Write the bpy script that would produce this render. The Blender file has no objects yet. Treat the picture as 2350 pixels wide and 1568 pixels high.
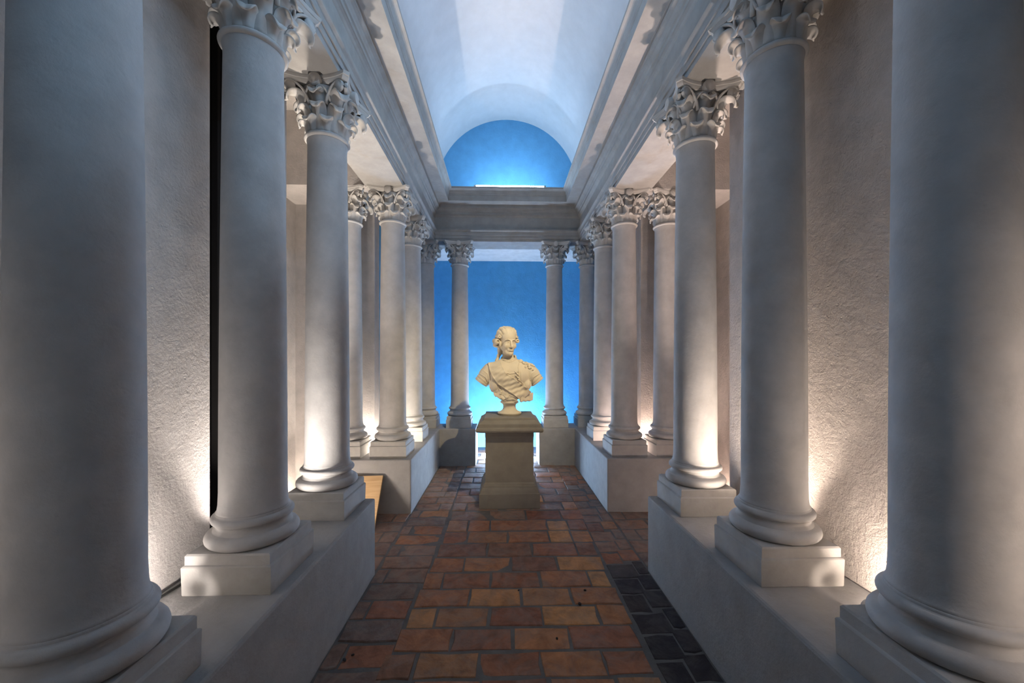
import bpy, bmesh, math, random
import numpy as np
from mathutils import Vector, Matrix

random.seed(7)
S = bpy.context.scene
C = S.collection
PI = math.pi

# ------------------------------------------------------------------ camera
EYE = 1.355
CAMX, YAW, FPX, HORIZON = -0.0667, 0.0251, 883.4, 829.4
cd = bpy.data.cameras.new('camera')
cam = bpy.data.objects.new('camera', cd)
C.objects.link(cam)
cam.location = (CAMX, 0, EYE)
cam.rotation_euler = (PI / 2, 0, -YAW)
cd.sensor_width = 36
cd.lens = FPX / 2350 * 36
cd.shift_y = (HORIZON - 784) / 2350
cd.clip_start = 0.02
S.camera = cam

# ------------------------------------------------------------------ world, exposure
w = bpy.data.worlds.new('world')
S.world = w
w.use_nodes = True
w.node_tree.nodes['Background'].inputs['Color'].default_value = (0.5, 0.6, 0.8, 1)
w.node_tree.nodes['Background'].inputs['Strength'].default_value = 0.004
S.view_settings.view_transform = 'Standard'
S.view_settings.look = 'None'
S.view_settings.gamma = 1
S.view_settings.use_curve_mapping = False
S.view_settings.exposure = 0.0

# lamp table: strengths and colours of the lamps that are built further down
P_VAULT_L, P_VAULT_R, COL_VAULT = 52.0, 105.0, (0.42, 0.69, 1.0)
P_LUN, COL_LUN = 140.0, (0.50, 0.75, 1.0)
P_BLUE, COL_BLUE = 1200.0, (0.50, 0.71, 1.0)
P_POST_L, COL_L = 6.0, (1.0, 0.90, 0.82)
P_POST_R, COL_R = 8.0, (1.0, 0.82, 0.68)
P_LEDGE_L, P_LEDGE_R = 1000.0, 1050.0
P_UP = 6.5
P_ARM_L, COL_ARM_L = 170.0, (1.0, 0.86, 0.72)
P_ARM_R, COL_ARM_R = 120.0, (1.0, 0.76, 0.64)
P_SPOT, COL_SPOT = 390.0, (1.0, 0.80, 0.48)

# ------------------------------------------------------------------ materials
def nodes_of(name):
    m = bpy.data.materials.new(name)
    m.use_nodes = True
    nt = m.node_tree
    return m, nt, nt.nodes['Principled BSDF']

def N(nt, t, **kw):
    n = nt.nodes.new(t)
    for k, v in kw.items():
        if k in n.inputs:
            n.inputs[k].default_value = v
        else:
            setattr(n, k, v)
    return n

def ramp(nt, fac, stops):
    r = nt.nodes.new('ShaderNodeValToRGB')
    el = r.color_ramp.elements
    while len(el) < len(stops):
        el.new(0.5)
    for e, (p, c) in zip(el, stops):
        e.position = p
        e.color = (*c, 1) if len(c) == 3 else c
    nt.links.new(fac, r.inputs[0])
    return r.outputs[0]

def mixc(nt, fac, a, b, mode='MIX'):
    n = nt.nodes.new('ShaderNodeMix')
    n.data_type = 'RGBA'
    n.blend_type = mode
    for sock, v in ((n.inputs[0], fac), (n.inputs[6], a), (n.inputs[7], b)):
        if isinstance(v, (int, float)):
            sock.default_value = v
        elif isinstance(v, tuple):
            sock.default_value = (*v, 1) if len(v) == 3 else v
        else:
            nt.links.new(v, sock)
    return n.outputs[2]

def plaster(name, col, rough=0.85, grain=60, bump=0.25, pits=0.0, stain=(0.45, 0.40, 0.32), stain_amt=0.35,
            stain_scale=2.2, var=0.12, coarse=0.0, dist=0.004, stretch=(1, 1, 1)):
    """Painted plaster: base tone, blotches, grain relief, optional trowel relief and pits."""
    m, nt, b = nodes_of(name)
    geo = N(nt, 'ShaderNodeNewGeometry')
    mp = N(nt, 'ShaderNodeMapping')
    mp.inputs['Scale'].default_value = stretch
    nt.links.new(geo.outputs['Position'], mp.inputs['Vector'])
    P = mp.outputs[0]
    def noise(scale, detail=4, rough_=0.6, dist_=0.0):
        n = N(nt, 'ShaderNodeTexNoise', Scale=scale, Detail=detail, Roughness=rough_, Distortion=dist_)
        nt.links.new(P, n.inputs['Vector'])
        return n.outputs['Fac']
    big = noise(stain_scale, 6, 0.62, 0.4)
    fine = noise(9, 5, 0.6)
    c1 = tuple(x * (1 - var) for x in col)
    c2 = tuple(min(1, x * (1 + var * 0.6)) for x in col)
    tone = ramp(nt, fine, [(0.32, c1), (0.68, c2)])
    sm = ramp(nt, big, [(0.56, (0, 0, 0)), (0.74, (1, 1, 1))])
    sv = N(nt, 'ShaderNodeMath', operation='MULTIPLY')
    nt.links.new(sm, sv.inputs[0])
    sv.inputs[1].default_value = stain_amt
    colr = mixc(nt, sv.outputs[0], tone, tuple(stain))
    nt.links.new(colr, b.inputs['Base Color'])
    b.inputs['Roughness'].default_value = rough
    b.inputs['Specular IOR Level'].default_value = 0.25
    h = noise(grain, 5, 0.65)
    if coarse:
        c_ = N(nt, 'ShaderNodeTexNoise', Scale=14, Detail=7, Roughness=0.68, Distortion=0.9)
        nt.links.new(P, c_.inputs['Vector'])
        a = N(nt, 'ShaderNodeMath', operation='MULTIPLY_ADD')
        nt.links.new(c_.outputs['Fac'], a.inputs[0])
        a.inputs[1].default_value = coarse
        nt.links.new(h, a.inputs[2])
        h = a.outputs[0]
    if pits:
        v = N(nt, 'ShaderNodeTexVoronoi', Scale=26)
        nt.links.new(P, v.inputs['Vector'])
        pr = ramp(nt, v.outputs['Distance'], [(0.05, (0, 0, 0)), (0.16, (1, 1, 1))])
        a = N(nt, 'ShaderNodeMath', operation='MULTIPLY_ADD')
        nt.links.new(pr, a.inputs[0])
        a.inputs[1].default_value = pits
        nt.links.new(h, a.inputs[2])
        h = a.outputs[0]
    bp = N(nt, 'ShaderNodeBump', Strength=bump, Distance=dist)
    nt.links.new(h, bp.inputs['Height'])
    nt.links.new(bp.outputs[0], b.inputs['Normal'])
    return m

M = {}
M['column'] = plaster('column_paint', (0.42, 0.412, 0.405), grain=45, bump=0.38, pits=0.2, stain=(0.27, 0.265, 0.26), stain_amt=0.4, stain_scale=3.0)
M['capital'] = plaster('capital_paint', (0.47, 0.46, 0.445), grain=70, bump=0.2, stain=(0.34, 0.30, 0.22), stain_amt=0.4, stain_scale=5)
M['plinth'] = plaster('plinth_paint', (0.37, 0.36, 0.345), grain=40, bump=0.4, pits=0.2, stain=(0.30, 0.28, 0.22), stain_amt=0.45, stain_scale=5)
M['dado'] = plaster('dado_paint', (0.28, 0.272, 0.272), grain=55, bump=0.5, coarse=0.5, stain=(0.27, 0.25, 0.20), stain_amt=0.35, stain_scale=3)
M['wall'] = plaster('wall_stucco', (0.47, 0.445, 0.43), grain=70, bump=0.75, coarse=1.3, pits=0.25, dist=0.006, stain=(0.48, 0.44, 0.40), stain_amt=0.4)
M['wall_r'] = plaster('wall_stucco_warm', (0.46, 0.42, 0.39), grain=70, bump=0.9, coarse=1.6, pits=0.3, dist=0.007, stain=(0.46, 0.40, 0.35), stain_amt=0.4)
M['soffit'] = plaster('soffit_paint', (0.66, 0.635, 0.61), grain=30, bump=0.12, stain=(0.55, 0.52, 0.50), stain_amt=0.25)
M['trim'] = plaster('cornice_paint', (0.31, 0.305, 0.298), grain=60, bump=0.2, stain=(0.24, 0.19, 0.13), stain_amt=0.42, stain_scale=4, stretch=(1, 1, 1))
M['vault'] = plaster('vault_paint', (0.52, 0.54, 0.57), grain=25, bump=0.08, stain=(0.5, 0.54, 0.6), stain_amt=0.2, stain_scale=1.6, var=0.05)
M['blue'] = plaster('blue_wall_paint', (0.1, 0.37, 0.66), grain=60, bump=0.7, coarse=1.4, dist=0.006, stain=(0.12, 0.33, 0.56), stain_amt=0.3, var=0.08)
M['blue_lunette'] = plaster('blue_lunette_paint', (0.12, 0.34, 0.58), grain=40, bump=0.35, coarse=1.2, dist=0.006, stain=(0.10, 0.28, 0.46), stain_amt=0.35, var=0.08)
M['pedestal'] = plaster('pedestal_stone', (0.17, 0.157, 0.136), grain=70, bump=0.2, stain=(0.21, 0.19, 0.16), stain_amt=0.3, stain_scale=4)
M['bust'] = plaster('bust_plaster', (0.52, 0.46, 0.36), grain=90, bump=0.12, stain=(0.38, 0.31, 0.21), stain_amt=0.35, stain_scale=9, var=0.07, rough=0.7)
M['mortar'] = plaster('mortar', (0.13, 0.122, 0.115), grain=80, bump=0.6, coarse=0.9, stain=(0.10, 0.095, 0.09), stain_amt=0.6, stain_scale=6, var=0.25)
M['black'] = plaster('painted_slot_dark', (0.010, 0.009, 0.009), grain=30, bump=0.1, stain=(0.016, 0.013, 0.010), stain_amt=0.4)  # black stands in for the unlit darkness of the left slot
M['lampbody'] = plaster('lamp_enamel', (0.5, 0.5, 0.5), grain=20, bump=0.02, rough=0.4, stain_amt=0.05)
M['cable'] = plaster('cable_rubber', (0.02, 0.02, 0.02), grain=20, bump=0.02, rough=0.6, stain_amt=0.0)
M['debris'] = plaster('debris_dark', (0.025, 0.02, 0.018), grain=60, bump=0.4, stain_amt=0.2)

def wood():
    m, nt, b = nodes_of('pale_pine')
    tc = N(nt, 'ShaderNodeTexCoord')
    mp = N(nt, 'ShaderNodeMapping')
    mp.inputs['Scale'].default_value = (3, 3, 40)
    nt.links.new(tc.outputs['Object'], mp.inputs[0])
    n = N(nt, 'ShaderNodeTexNoise', Scale=2.0, Detail=6, Distortion=0.6)
    nt.links.new(mp.outputs[0], n.inputs['Vector'])
    nt.links.new(ramp(nt, n.outputs['Fac'], [(0.3, (0.52, 0.32, 0.15)), (0.7, (0.66, 0.45, 0.24))]), b.inputs['Base Color'])
    b.inputs['Roughness'].default_value = 0.6
    return m
M['wood'] = wood()

def brick_mat(name, stops, chalk=0.45, dark=0.5):
    """Fired clay: tone by piece, mottled, with lime haze and dark scuffs."""
    m, nt, b = nodes_of(name)
    oi = N(nt, 'ShaderNodeObjectInfo')
    geo = N(nt, 'ShaderNodeNewGeometry')
    base = ramp(nt, oi.outputs['Random'], stops)
    n1 = N(nt, 'ShaderNodeTexNoise', Scale=11, Detail=7, Roughness=0.7, Distortion=0.6)
    nt.links.new(geo.outputs['Position'], n1.inputs['Vector'])
    n2 = N(nt, 'ShaderNodeTexNoise', Scale=5, Detail=8, Roughness=0.75, Distortion=1.1)
    nt.links.new(geo.outputs['Position'], n2.inputs['Vector'])
    n3 = N(nt, 'ShaderNodeTexNoise', Scale=60, Detail=3)
    nt.links.new(geo.outputs['Position'], n3.inputs['Vector'])
    mott = mixc(nt, 0.85, base, ramp(nt, n1.outputs['Fac'], [(0.3, (0.40, 0.38, 0.38)), (0.7, (1.25, 1.2, 1.15))]), 'MULTIPLY')
    cm = ramp(nt, n2.outputs['Fac'], [(0.44, (0, 0, 0)), (0.64, (chalk,) * 3)])
    c2 = mixc(nt, cm, mott, (0.20, 0.175, 0.155))
    dm = ramp(nt, n1.outputs['Fac'], [(0.62, (0, 0, 0)), (0.78, (dark,) * 3)])
    c3 = mixc(nt, dm, c2, (0.045, 0.04, 0.042))
    nt.links.new(c3, b.inputs['Base Color'])
    b.inputs['Roughness'].default_value = 0.8
    b.inputs['Specular IOR Level'].default_value = 0.3
    a = N(nt, 'ShaderNodeMath', operation='MULTIPLY_ADD')
    nt.links.new(n1.outputs['Fac'], a.inputs[0])
    a.inputs[1].default_value = 1.5
    nt.links.new(n3.outputs['Fac'], a.inputs[2])
    bp = N(nt, 'ShaderNodeBump', Strength=0.5, Distance=0.004)
    nt.links.new(a.outputs[0], bp.inputs['Height'])
    nt.links.new(bp.outputs[0], b.inputs['Normal'])
    return m
M['brick'] = brick_mat('brick_clay', [(0.0, (0.24, 0.10, 0.062)), (0.25, (0.42, 0.19, 0.085)), (0.5, (0.31, 0.13, 0.075)), (0.72, (0.50, 0.25, 0.10)), (1.0, (0.20, 0.10, 0.075))])
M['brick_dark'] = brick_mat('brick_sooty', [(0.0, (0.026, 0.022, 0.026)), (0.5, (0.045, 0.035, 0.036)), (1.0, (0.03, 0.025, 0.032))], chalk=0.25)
M['brick_grey'] = brick_mat('brick_worn', [(0.0, (0.22, 0.135, 0.10)), (0.5, (0.28, 0.165, 0.115)), (1.0, (0.19, 0.125, 0.10))], chalk=0.7)

def emit(name, col, strength):
    m = bpy.data.materials.new(name)
    m.use_nodes = True
    nt = m.node_tree
    nt.nodes.clear()
    e = N(nt, 'ShaderNodeEmission')
    e.inputs['Color'].default_value = (*col, 1)
    e.inputs['Strength'].default_value = strength
    o = N(nt, 'ShaderNodeOutputMaterial')
    nt.links.new(e.outputs[0], o.inputs[0])
    return m

# ------------------------------------------------------------------ helpers
def tag(o, label=None, cat=None, group=None, kind=None):
    for k, v in (('label', label), ('category', cat), ('group', group), ('kind', kind)):
        if v:
            o[k] = v
    return o

def mesh(name, V, F, smooth=False):
    me = bpy.data.meshes.new(name)
    me.from_pydata([tuple(map(float, v)) for v in V], [], [tuple(map(int, f)) for f in F])
    bm = bmesh.new()
    bm.from_mesh(me)
    bmesh.ops.recalc_face_normals(bm, faces=bm.faces)
    bm.to_mesh(me)
    bm.free()
    if smooth:
        me.shade_smooth()
    return me

def obj(name, me, mat=None, parent=None, loc=(0, 0, 0), rot=(0, 0, 0), scale=(1, 1, 1)):
    if mat and not me.materials:
        me.materials.append(M[mat] if isinstance(mat, str) else mat)
    o = bpy.data.objects.new(name, me)
    C.objects.link(o)
    o.location, o.rotation_euler, o.scale = loc, rot, scale
    o.parent = parent
    return o

def empty(name, loc=(0, 0, 0), rz=0, parent=None):
    o = bpy.data.objects.new(name, None)
    C.objects.link(o)
    o.location = loc
    o.rotation_euler = (0, 0, rz)
    o.parent = parent
    o.empty_display_size = 0.1
    return o

def box_vf(x0, x1, y0, y1, z0, z1, off=0):
    V = [(x, y, z) for z in (z0, z1) for x, y in ((x0, y0), (x1, y0), (x1, y1), (x0, y1))]
    F = [(3, 2, 1, 0), (4, 5, 6, 7), (0, 1, 5, 4), (1, 2, 6, 5), (2, 3, 7, 6), (3, 0, 4, 7)]
    return V, [tuple(i + off for i in f) for f in F]

def box_mesh(name, boxes, bevel=0.0):
    V, F = [], []
    for b in boxes:
        v, f = box_vf(*b, off=len(V))
        V += v
        F += f
    me = mesh(name, V, F)
    if bevel:
        bm = bmesh.new()
        bm.from_mesh(me)
        bmesh.ops.bevel(bm, geom=bm.edges[:], offset=bevel, segments=2, affect='EDGES', profile=0.5)
        bm.to_mesh(me)
        bm.free()
    return me

def lathe(name, prof, n=48, smooth=True, cap=True):
    V, F = [], []
    for r, z in prof:
        V += [(r * math.cos(2 * PI * i / n), r * math.sin(2 * PI * i / n), z) for i in range(n)]
    for k in range(len(prof) - 1):
        for i in range(n):
            j = (i + 1) % n
            F.append((k * n + i, k * n + j, (k + 1) * n + j, (k + 1) * n + i))
    if cap:
        F.append(tuple(range(n))[::-1])
        F.append(tuple(range((len(prof) - 1) * n, len(prof) * n)))
    return mesh(name, V, F, smooth)

def square_lathe(name, prof):
    """Square block with a moulded side: prof = [(half width, z)]."""
    V, F = [], []
    for r, z in prof:
        V += [(-r, -r, z), (r, -r, z), (r, r, z), (-r, r, z)]
    for k in range(len(prof) - 1):
        for i in range(4):
            j = (i + 1) % 4
            F.append((k * 4 + i, k * 4 + j, k * 4 + 4 + j, k * 4 + 4 + i))
    F.append((3, 2, 1, 0))
    n = (len(prof) - 1) * 4
    F.append((n, n + 1, n + 2, n + 3))
    return mesh(name, V, F)

def arc(cx, cz, r, a0, a1, n):
    return [(cx + r * math.cos(math.radians(a0 + (a1 - a0) * i / n)), cz + r * math.sin(math.radians(a0 + (a1 - a0) * i / n))) for i in range(n + 1)]

def tube(name, pts, rad, n=8, flat=1.0, smooth=True, up=Vector((0, 0, 1))):
    """Sweep a round (or flattened) section along a path; rad is a number or a list."""
    pts = [Vector(p) for p in pts]
    V, F = [], []
    for i, p in enumerate(pts):
        t = (pts[min(i + 1, len(pts) - 1)] - pts[max(i - 1, 0)]).normalized()
        a = t.cross(up)
        if a.length < 1e-4:
            a = t.cross(Vector((1, 0.01, 0)))
        a.normalize()
        b = a.cross(t).normalized()
        r = rad[i] if isinstance(rad, (list, tuple)) else rad
        for k in range(n):
            an = 2 * PI * k / n
            V.append(p + a * (r * flat * math.cos(an)) + b * (r * math.sin(an)))
    for i in range(len(pts) - 1):
        for k in range(n):
            j = (k + 1) % n
            F.append((i * n + k, i * n + j, (i + 1) * n + j, (i + 1) * n + k))
    F.append(tuple(range(n))[::-1])
    F.append(tuple(range((len(pts) - 1) * n, len(pts) * n)))
    return mesh(name, V, F, smooth)

# ------------------------------------------------------------------ dimensions
COLX, ENDX, ARMX = 1.0974, 0.6408, 1.507
ROWS = [0.967, 1.6263, 2.2979, 3.6541, 4.3776, 5.2217]
DADO, PLINTH, NECK, SOFFIT = 0.479, 0.631, 2.629, 2.935
X0, YE = 0.931, 5.057            # face of the entablature at the sides, at the end
WL, WR = -1.36, 1.335            # side walls near the camera
ARM_F, ARM_B, ARMW = 2.21, 3.93, 2.15
FAR = 6.08
BACK = -1.6

# ------------------------------------------------------------------ shell
def struct(name, me, mat, label, cat):
    return tag(obj(name, me, mat), label, cat, kind='structure')

# floor: mortar bed with bricks as children
floor = struct('floor', box_mesh('floor', [(-2.4, 2.4, BACK, FAR + 0.1, -0.12, -0.006)]), 'mortar', 'dark mortar bed under the worn brick paving', 'floor')

# side walls
struct('wall_left', box_mesh('wall_left', [(WL - 0.15, WL, BACK, 1.735, 0, 3.6)]), 'wall', 'rough grey stucco wall behind the nearest left columns', 'wall')
struct('wall_right', box_mesh('wall_right', [(WR, WR + 0.15, BACK, ARM_F, 0, 3.6)]), 'wall_r', 'rough warm stucco wall behind the nearest right columns', 'wall')
struct('wall_recess', box_mesh('wall_recess', [(WL - 0.95, WL - 0.80, 1.5, 2.21, 0, 3.6), (WL - 0.95, WL - 0.15, 1.585, 1.735, 0, 3.6), (WL - 0.95, -1.302, 1.585, 2.21, 3.55, 3.6)]), 'black', 'walls of the narrow left slot, its darkness painted in black', 'wall')  # shade of the slot is put into the wall colour
struct('wall_arm_left', box_mesh('wall_arm_left', [(-ARMW - 0.15, -ARMW, ARM_F, ARM_B, 0, 3.75)]), 'wall', 'stucco side wall of the left recess', 'wall')
struct('wall_arm_right', box_mesh('wall_arm_right', [(ARMW, ARMW + 0.15, ARM_F, ARM_B, 0, 3.75)]), 'wall_r', 'stucco side wall of the right recess', 'wall')
struct('wall_arm_front_left', box_mesh('wall_arm_front_left', [(-ARMW - 0.15, WL, ARM_F, ARM_F + 0.13, 0, 3.75)]), 'wall', 'stucco front wall of the left recess', 'wall')
struct('wall_arm_front_right', box_mesh('wall_arm_front_right', [(WR, ARMW + 0.15, ARM_F, ARM_F + 0.13, 0, 3.75)]), 'wall_r', 'stucco front wall of the right recess', 'wall')
struct('wall_arm_back_left', box_mesh('wall_arm_back_left', [(-ARMW - 0.15, WL, ARM_B, ARM_B + 0.15, 0, 3.75)]), 'wall', 'stucco wall behind the paired left columns', 'wall')
struct('wall_arm_back_right', box_mesh('wall_arm_back_right', [(-WL, ARMW + 0.15, ARM_B, ARM_B + 0.15, 0, 3.75)]), 'wall_r', 'stucco wall behind the paired right columns', 'wall')
struct('wall_far_left', box_mesh('wall_far_left', [(WL - 0.15, WL, ARM_B + 0.15, FAR + 0.15, 0, 3.6)]), 'blue', 'blue side wall left of the end columns', 'wall')
struct('wall_far_right', box_mesh('wall_far_right', [(-WL, -WL + 0.15, ARM_B + 0.15, FAR + 0.15, 0, 3.6)]), 'blue', 'blue side wall right of the end columns', 'wall')
struct('wall_far', box_mesh('wall_far', [(-1.6, 1.6, FAR, FAR + 0.15, 0, 3.1)]), 'blue', 'rough blue end wall behind the bust', 'wall')
struct('wall_back', box_mesh('wall_back', [(-1.6, 1.6, BACK - 0.15, BACK, 0, 4.9)]), 'wall', 'plain stucco wall closing the hall', 'wall')

# flat ceilings over the aisles, recesses and the end bay
struct('ceiling_end', box_mesh('ceiling_end', [(-1.6, 1.6, YE + 0.37, FAR + 0.1, SOFFIT, SOFFIT + 0.15)]), 'soffit', 'pale flat ceiling between end columns and blue wall', 'ceiling')
struct('ceiling_aisle_left', box_mesh('ceiling_aisle_left', [(WL - 0.1, -1.30, BACK, 1.735, SOFFIT + 0.002, SOFFIT + 0.1)]), 'soffit', 'flat ceiling strip along the near left wall', 'ceiling')
struct('ceiling_aisle_right', box_mesh('ceiling_aisle_right', [(1.30, WR + 0.1, BACK, ARM_F, SOFFIT + 0.002, SOFFIT + 0.1)]), 'soffit', 'flat ceiling strip along the near right wall', 'ceiling')
struct('ceiling_far_left', box_mesh('ceiling_far_left', [(WL - 0.1, -1.30, ARM_B, FAR, SOFFIT + 0.002, SOFFIT + 0.1)]), 'soffit', 'flat ceiling strip behind the far left columns', 'ceiling')
struct('ceiling_far_right', box_mesh('ceiling_far_right', [(1.30, -WL + 0.1, ARM_B, FAR, SOFFIT + 0.002, SOFFIT + 0.1)]), 'soffit', 'flat ceiling strip behind the far right columns', 'ceiling')
for s, side in ((-1, 'left'), (1, 'right')):
    xa, xb = sorted((s * 1.30, s * (ARMW + 0.1)))
    struct('ceiling_arm_' + side, box_mesh('ceiling_arm', [(xa, xb, ARM_F, ARM_B + 0.1, 3.60, 3.75)]), 'wall', 'high dark ceiling of the %s recess' % side, 'ceiling')
    struct('trim_beam_' + side, box_mesh('trim_beam', [(xa, xb, YE - YE + ROWS[3] - 0.166, ARM_B, SOFFIT, 3.60)]), 'wall', 'plastered beam over the paired columns of the %s recess' % side, 'beam')

# low walls that carry the columns
DI = 0.880
def low_wall(name, boxes, label):
    me = box_mesh(name, boxes, bevel=0.012)
    return struct(name, me, 'dado', label, 'low wall')
low_wall('wall_low_left', [(WL, -DI, BACK, 2.49, -0.02, DADO)], 'low plastered wall under the near left columns')
low_wall('wall_low_right', [(DI, WR, BACK, 2.49, -0.02, DADO)], 'low plastered wall under the near right columns')
def ell(name, s, label):
    # L-shaped plan: along the recess front, along the hall, then across the end
    P = [(-1.72, 3.444), (-DI, 3.444), (-DI, 5.007), (-0.413, 5.007), (-0.413, 5.44), (WL, 5.44), (WL, ARM_B), (-1.72, ARM_B)]
    P = [(-s * x, y) for x, y in P]
    n = len(P)
    V = [(x, y, -0.02) for x, y in P] + [(x, y, DADO) for x, y in P]
    F = [tuple(range(n)), tuple(range(n, 2 * n))] + [(i, (i + 1) % n, n + (i + 1) % n, n + i) for i in range(n)]
    me = mesh(name, V, F)
    bm = bmesh.new()
    bm.from_mesh(me)
    bmesh.ops.bevel(bm, geom=bm.edges[:], offset=0.010, segments=2, affect='EDGES', profile=0.5)
    bm.to_mesh(me)
    bm.free()
    return struct(name, me, 'dado', label, 'low wall')
ell('wall_low_far_left', -1, 'low plastered wall under the far left columns')
ell('wall_low_far_right', 1, 'low plastered wall under the far right columns')

# entablature: moulded profile, mitred into the end beam
PROF = [(-0.030, 2.935), (-0.030, 2.970), (-0.022, 2.973), (-0.022, 3.010), (-0.013, 3.013), (-0.013, 3.052), (-0.008, 3.058),
        (0.002, 3.066), (0.006, 3.072), (0.006, 3.088), (-0.030, 3.092), (-0.030, 3.252), (-0.024, 3.257), (-0.016, 3.268), (-0.004, 3.276),
        (0.002, 3.278), (0.002, 3.304), (0.012, 3.308), (0.016, 3.322), (0.028, 3.338), (0.044, 3.346), (0.050, 3.348), (0.050, 3.384),
        (0.056, 3.392), (0.165, 3.394), (0.165, 3.384), (0.182, 3.384), (0.182, 3.452), (0.188, 3.455), (0.188, 3.466), (0.194, 3.472),
        (0.197, 3.486), (0.203, 3.502), (0.213, 3.514), (0.222, 3.519), (0.229, 3.522), (0.229, 3.545)]
def entablature(name, s, label):
    P = PROF + [(X0 - 1.30, 3.545), (X0 - 1.30, 2.935)]
    n = len(P)
    V = [(s * (X0 - p), BACK, z) for p, z in P] + [(s * (X0 - p), YE - p, z) for p, z in P]
    F = [(i, (i + 1) % n, n + (i + 1) % n, n + i) for i in range(n)]
    F += [tuple(range(n)), tuple(range(n, 2 * n))]
    return struct(name, mesh(name, V, F), 'trim', label, 'cornice')
entablature('trim_1', -1, 'moulded plaster entablature along the left columns')
entablature('trim_2', 1, 'moulded plaster entablature along the right columns')
P = PROF + [(YE - 5.43, 3.545), (YE - 5.43, 2.935)]
n = len(P)
V = [(-(X0 - p), YE - p, z) for p, z in P] + [((X0 - p), YE - p, z) for p, z in P]
F = [(i, (i + 1) % n, n + (i + 1) % n, n + i) for i in range(n)] + [tuple(range(n)), tuple(range(n, 2 * n))]
struct('trim_3', mesh('trim_3', V, F), 'trim', 'moulded plaster entablature across the end columns', 'cornice')

# barrel vault with low attic walls, lunette at its end
VR, VS, LUN = 0.965, 3.715, 5.30
def vault():
    A = [(-VR, 3.545)] + [(-VR * math.cos(PI * i / 40), VS + VR * math.sin(PI * i / 40)) for i in range(41)] + [(VR, 3.545)]
    O = [(-VR - 0.12, 3.545)] + [(-(VR + 0.12) * math.cos(PI * i / 40), VS + (VR + 0.12) * math.sin(PI * i / 40)) for i in range(41)] + [(VR + 0.12, 3.545)]
    R = A + O[::-1]
    n = len(R)
    V = [(x, BACK, z) for x, z in R] + [(x, LUN + 0.1, z) for x, z in R]
    F = [(i, (i + 1) % n, n + (i + 1) % n, n + i) for i in range(n)]
    k = len(A)
    for off in (0, n):
        for i in range(k - 1):
            F.append((off + i, off + i + 1, off + n - 2 - i, off + n - 1 - i))
    me = mesh('ceiling', V, F, True)
    me.set_sharp_from_angle(angle=0.5)
    return struct('ceiling', me, 'vault', 'smooth pale barrel vault over the hall', 'ceiling')
vault()
A = [(-VR, 3.5)] + [(-VR * math.cos(PI * i / 40), VS + VR * math.sin(PI * i / 40)) for i in range(41)] + [(VR, 3.5)]
n = len(A)
V = [(x, LUN, z) for x, z in A] + [(x, LUN + 0.1, z) for x, z in A]
F = [tuple(range(n)), tuple(range(n, 2 * n))] + [(i, (i + 1) % n, n + (i + 1) % n, n + i) for i in range(n)]
struct('wall_lunette', mesh('wall_lunette', V, F), 'blue_lunette', 'blue half-round wall closing the vault', 'wall')

# black panel added in the left slot, its darkness put into colour
dark_filler = tag(empty('dark_filler_1', (WL - 0.45, 2.17, 0)), 'black panel added to stand for the darkness of the left slot', 'dark_filler', kind='structure')
obj('panel', box_mesh('panel', [(-0.35, 0.44, -0.02, 0.02, 0, 3.54)]), 'black', dark_filler)
obj('batten', box_mesh('batten', [(0.16, 0.20, -0.04, -0.02, 0, 3.54)], bevel=0.004), 'black', dark_filler)

# ------------------------------------------------------------------ paving bricks
def brick_meshes(mat, k):
    out = []
    for i in range(k):
        rnd = random.Random(i * 13 + len(mat))
        ring0 = [(-.5, -.5), (0, -.5), (.5, -.5), (.5, 0), (.5, .5), (0, .5), (-.5, .5), (-.5, 0)]
        j = [(rnd.uniform(-.02, .02), rnd.uniform(-.045, .045)) for _ in ring0]
        V = [(x + a, y + b, -1.0) for (x, y), (a, b) in zip(ring0, j)]
        V += [((x + a) * .985, (y + b) * .97, -0.22) for (x, y), (a, b) in zip(ring0, j)]
        V += [((x + a) * .95, (y + b) * .90, rnd.uniform(-.10, .0)) for (x, y), (a, b) in zip(ring0, j)]
        V.append((0, 0, 0.0))
        F = []
        for q in (0, 8):
            F += [(q + i_, q + (i_ + 1) % 8, q + 8 + (i_ + 1) % 8, q + 8 + i_) for i_ in range(8)]
        F += [(16 + i_, 16 + (i_ + 1) % 8, 24) for i_ in range(8)]
        me = mesh('brick', V, F, True)
        me.set_sharp_from_angle(angle=0.9)
        me.materials.append(M[mat])
        out.append(me)
    return out
BM = {k: brick_meshes(k, 7) for k in ('brick', 'brick_dark', 'brick_grey')}
NB = [0]
def brick(x0, x1, y0, y1, mat='brick'):
    g = 0.007
    o = obj('brick', random.choice(BM[mat]), None, floor, ((x0 + x1) / 2, (y0 + y1) / 2, random.uniform(-.004, .002)),
            (random.uniform(-.012, .012), random.uniform(-.008, .008), random.uniform(-.008, .008) + random.choice((0, PI))), (x1 - x0 - g, y1 - y0 - g, 0.03))
    NB[0] += 1
    return o
# the nearest courses as they lie: (front edge, back edge, joints across)
COURSES = [(1.65, 1.803, [-0.61, -0.461, -0.175, 0.108, 0.394, 0.60]), (1.803, 1.967, [-0.58, -0.313, -0.016, 0.268, 0.60]),
           (1.967, 2.134, [-0.565, -0.422, -0.137, 0.15, 0.448, 0.612]), (2.134, 2.305, [-0.567, -0.258, 0.04, 0.333, 0.615]),
           (2.305, 2.485, [-0.55, -0.437, -0.141, 0.167, 0.475, 0.60]), (2.485, 2.674, [-0.54, -0.32, -0.009, 0.301, 0.617]),
           (2.674, 2.877, [-0.53, -0.175, 0.145, 0.473, 0.61]), (2.877, 3.08, [-0.52, -0.338, -0.022, 0.295, 0.47, 0.625]),
           (3.08, 3.293, [-0.52, -0.349, -0.169, 0.305, 0.477, 0.628]), (3.293, 3.504, [-0.52, -0.184, 0.137, 0.45, 0.643])]
y = 1.65
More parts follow.
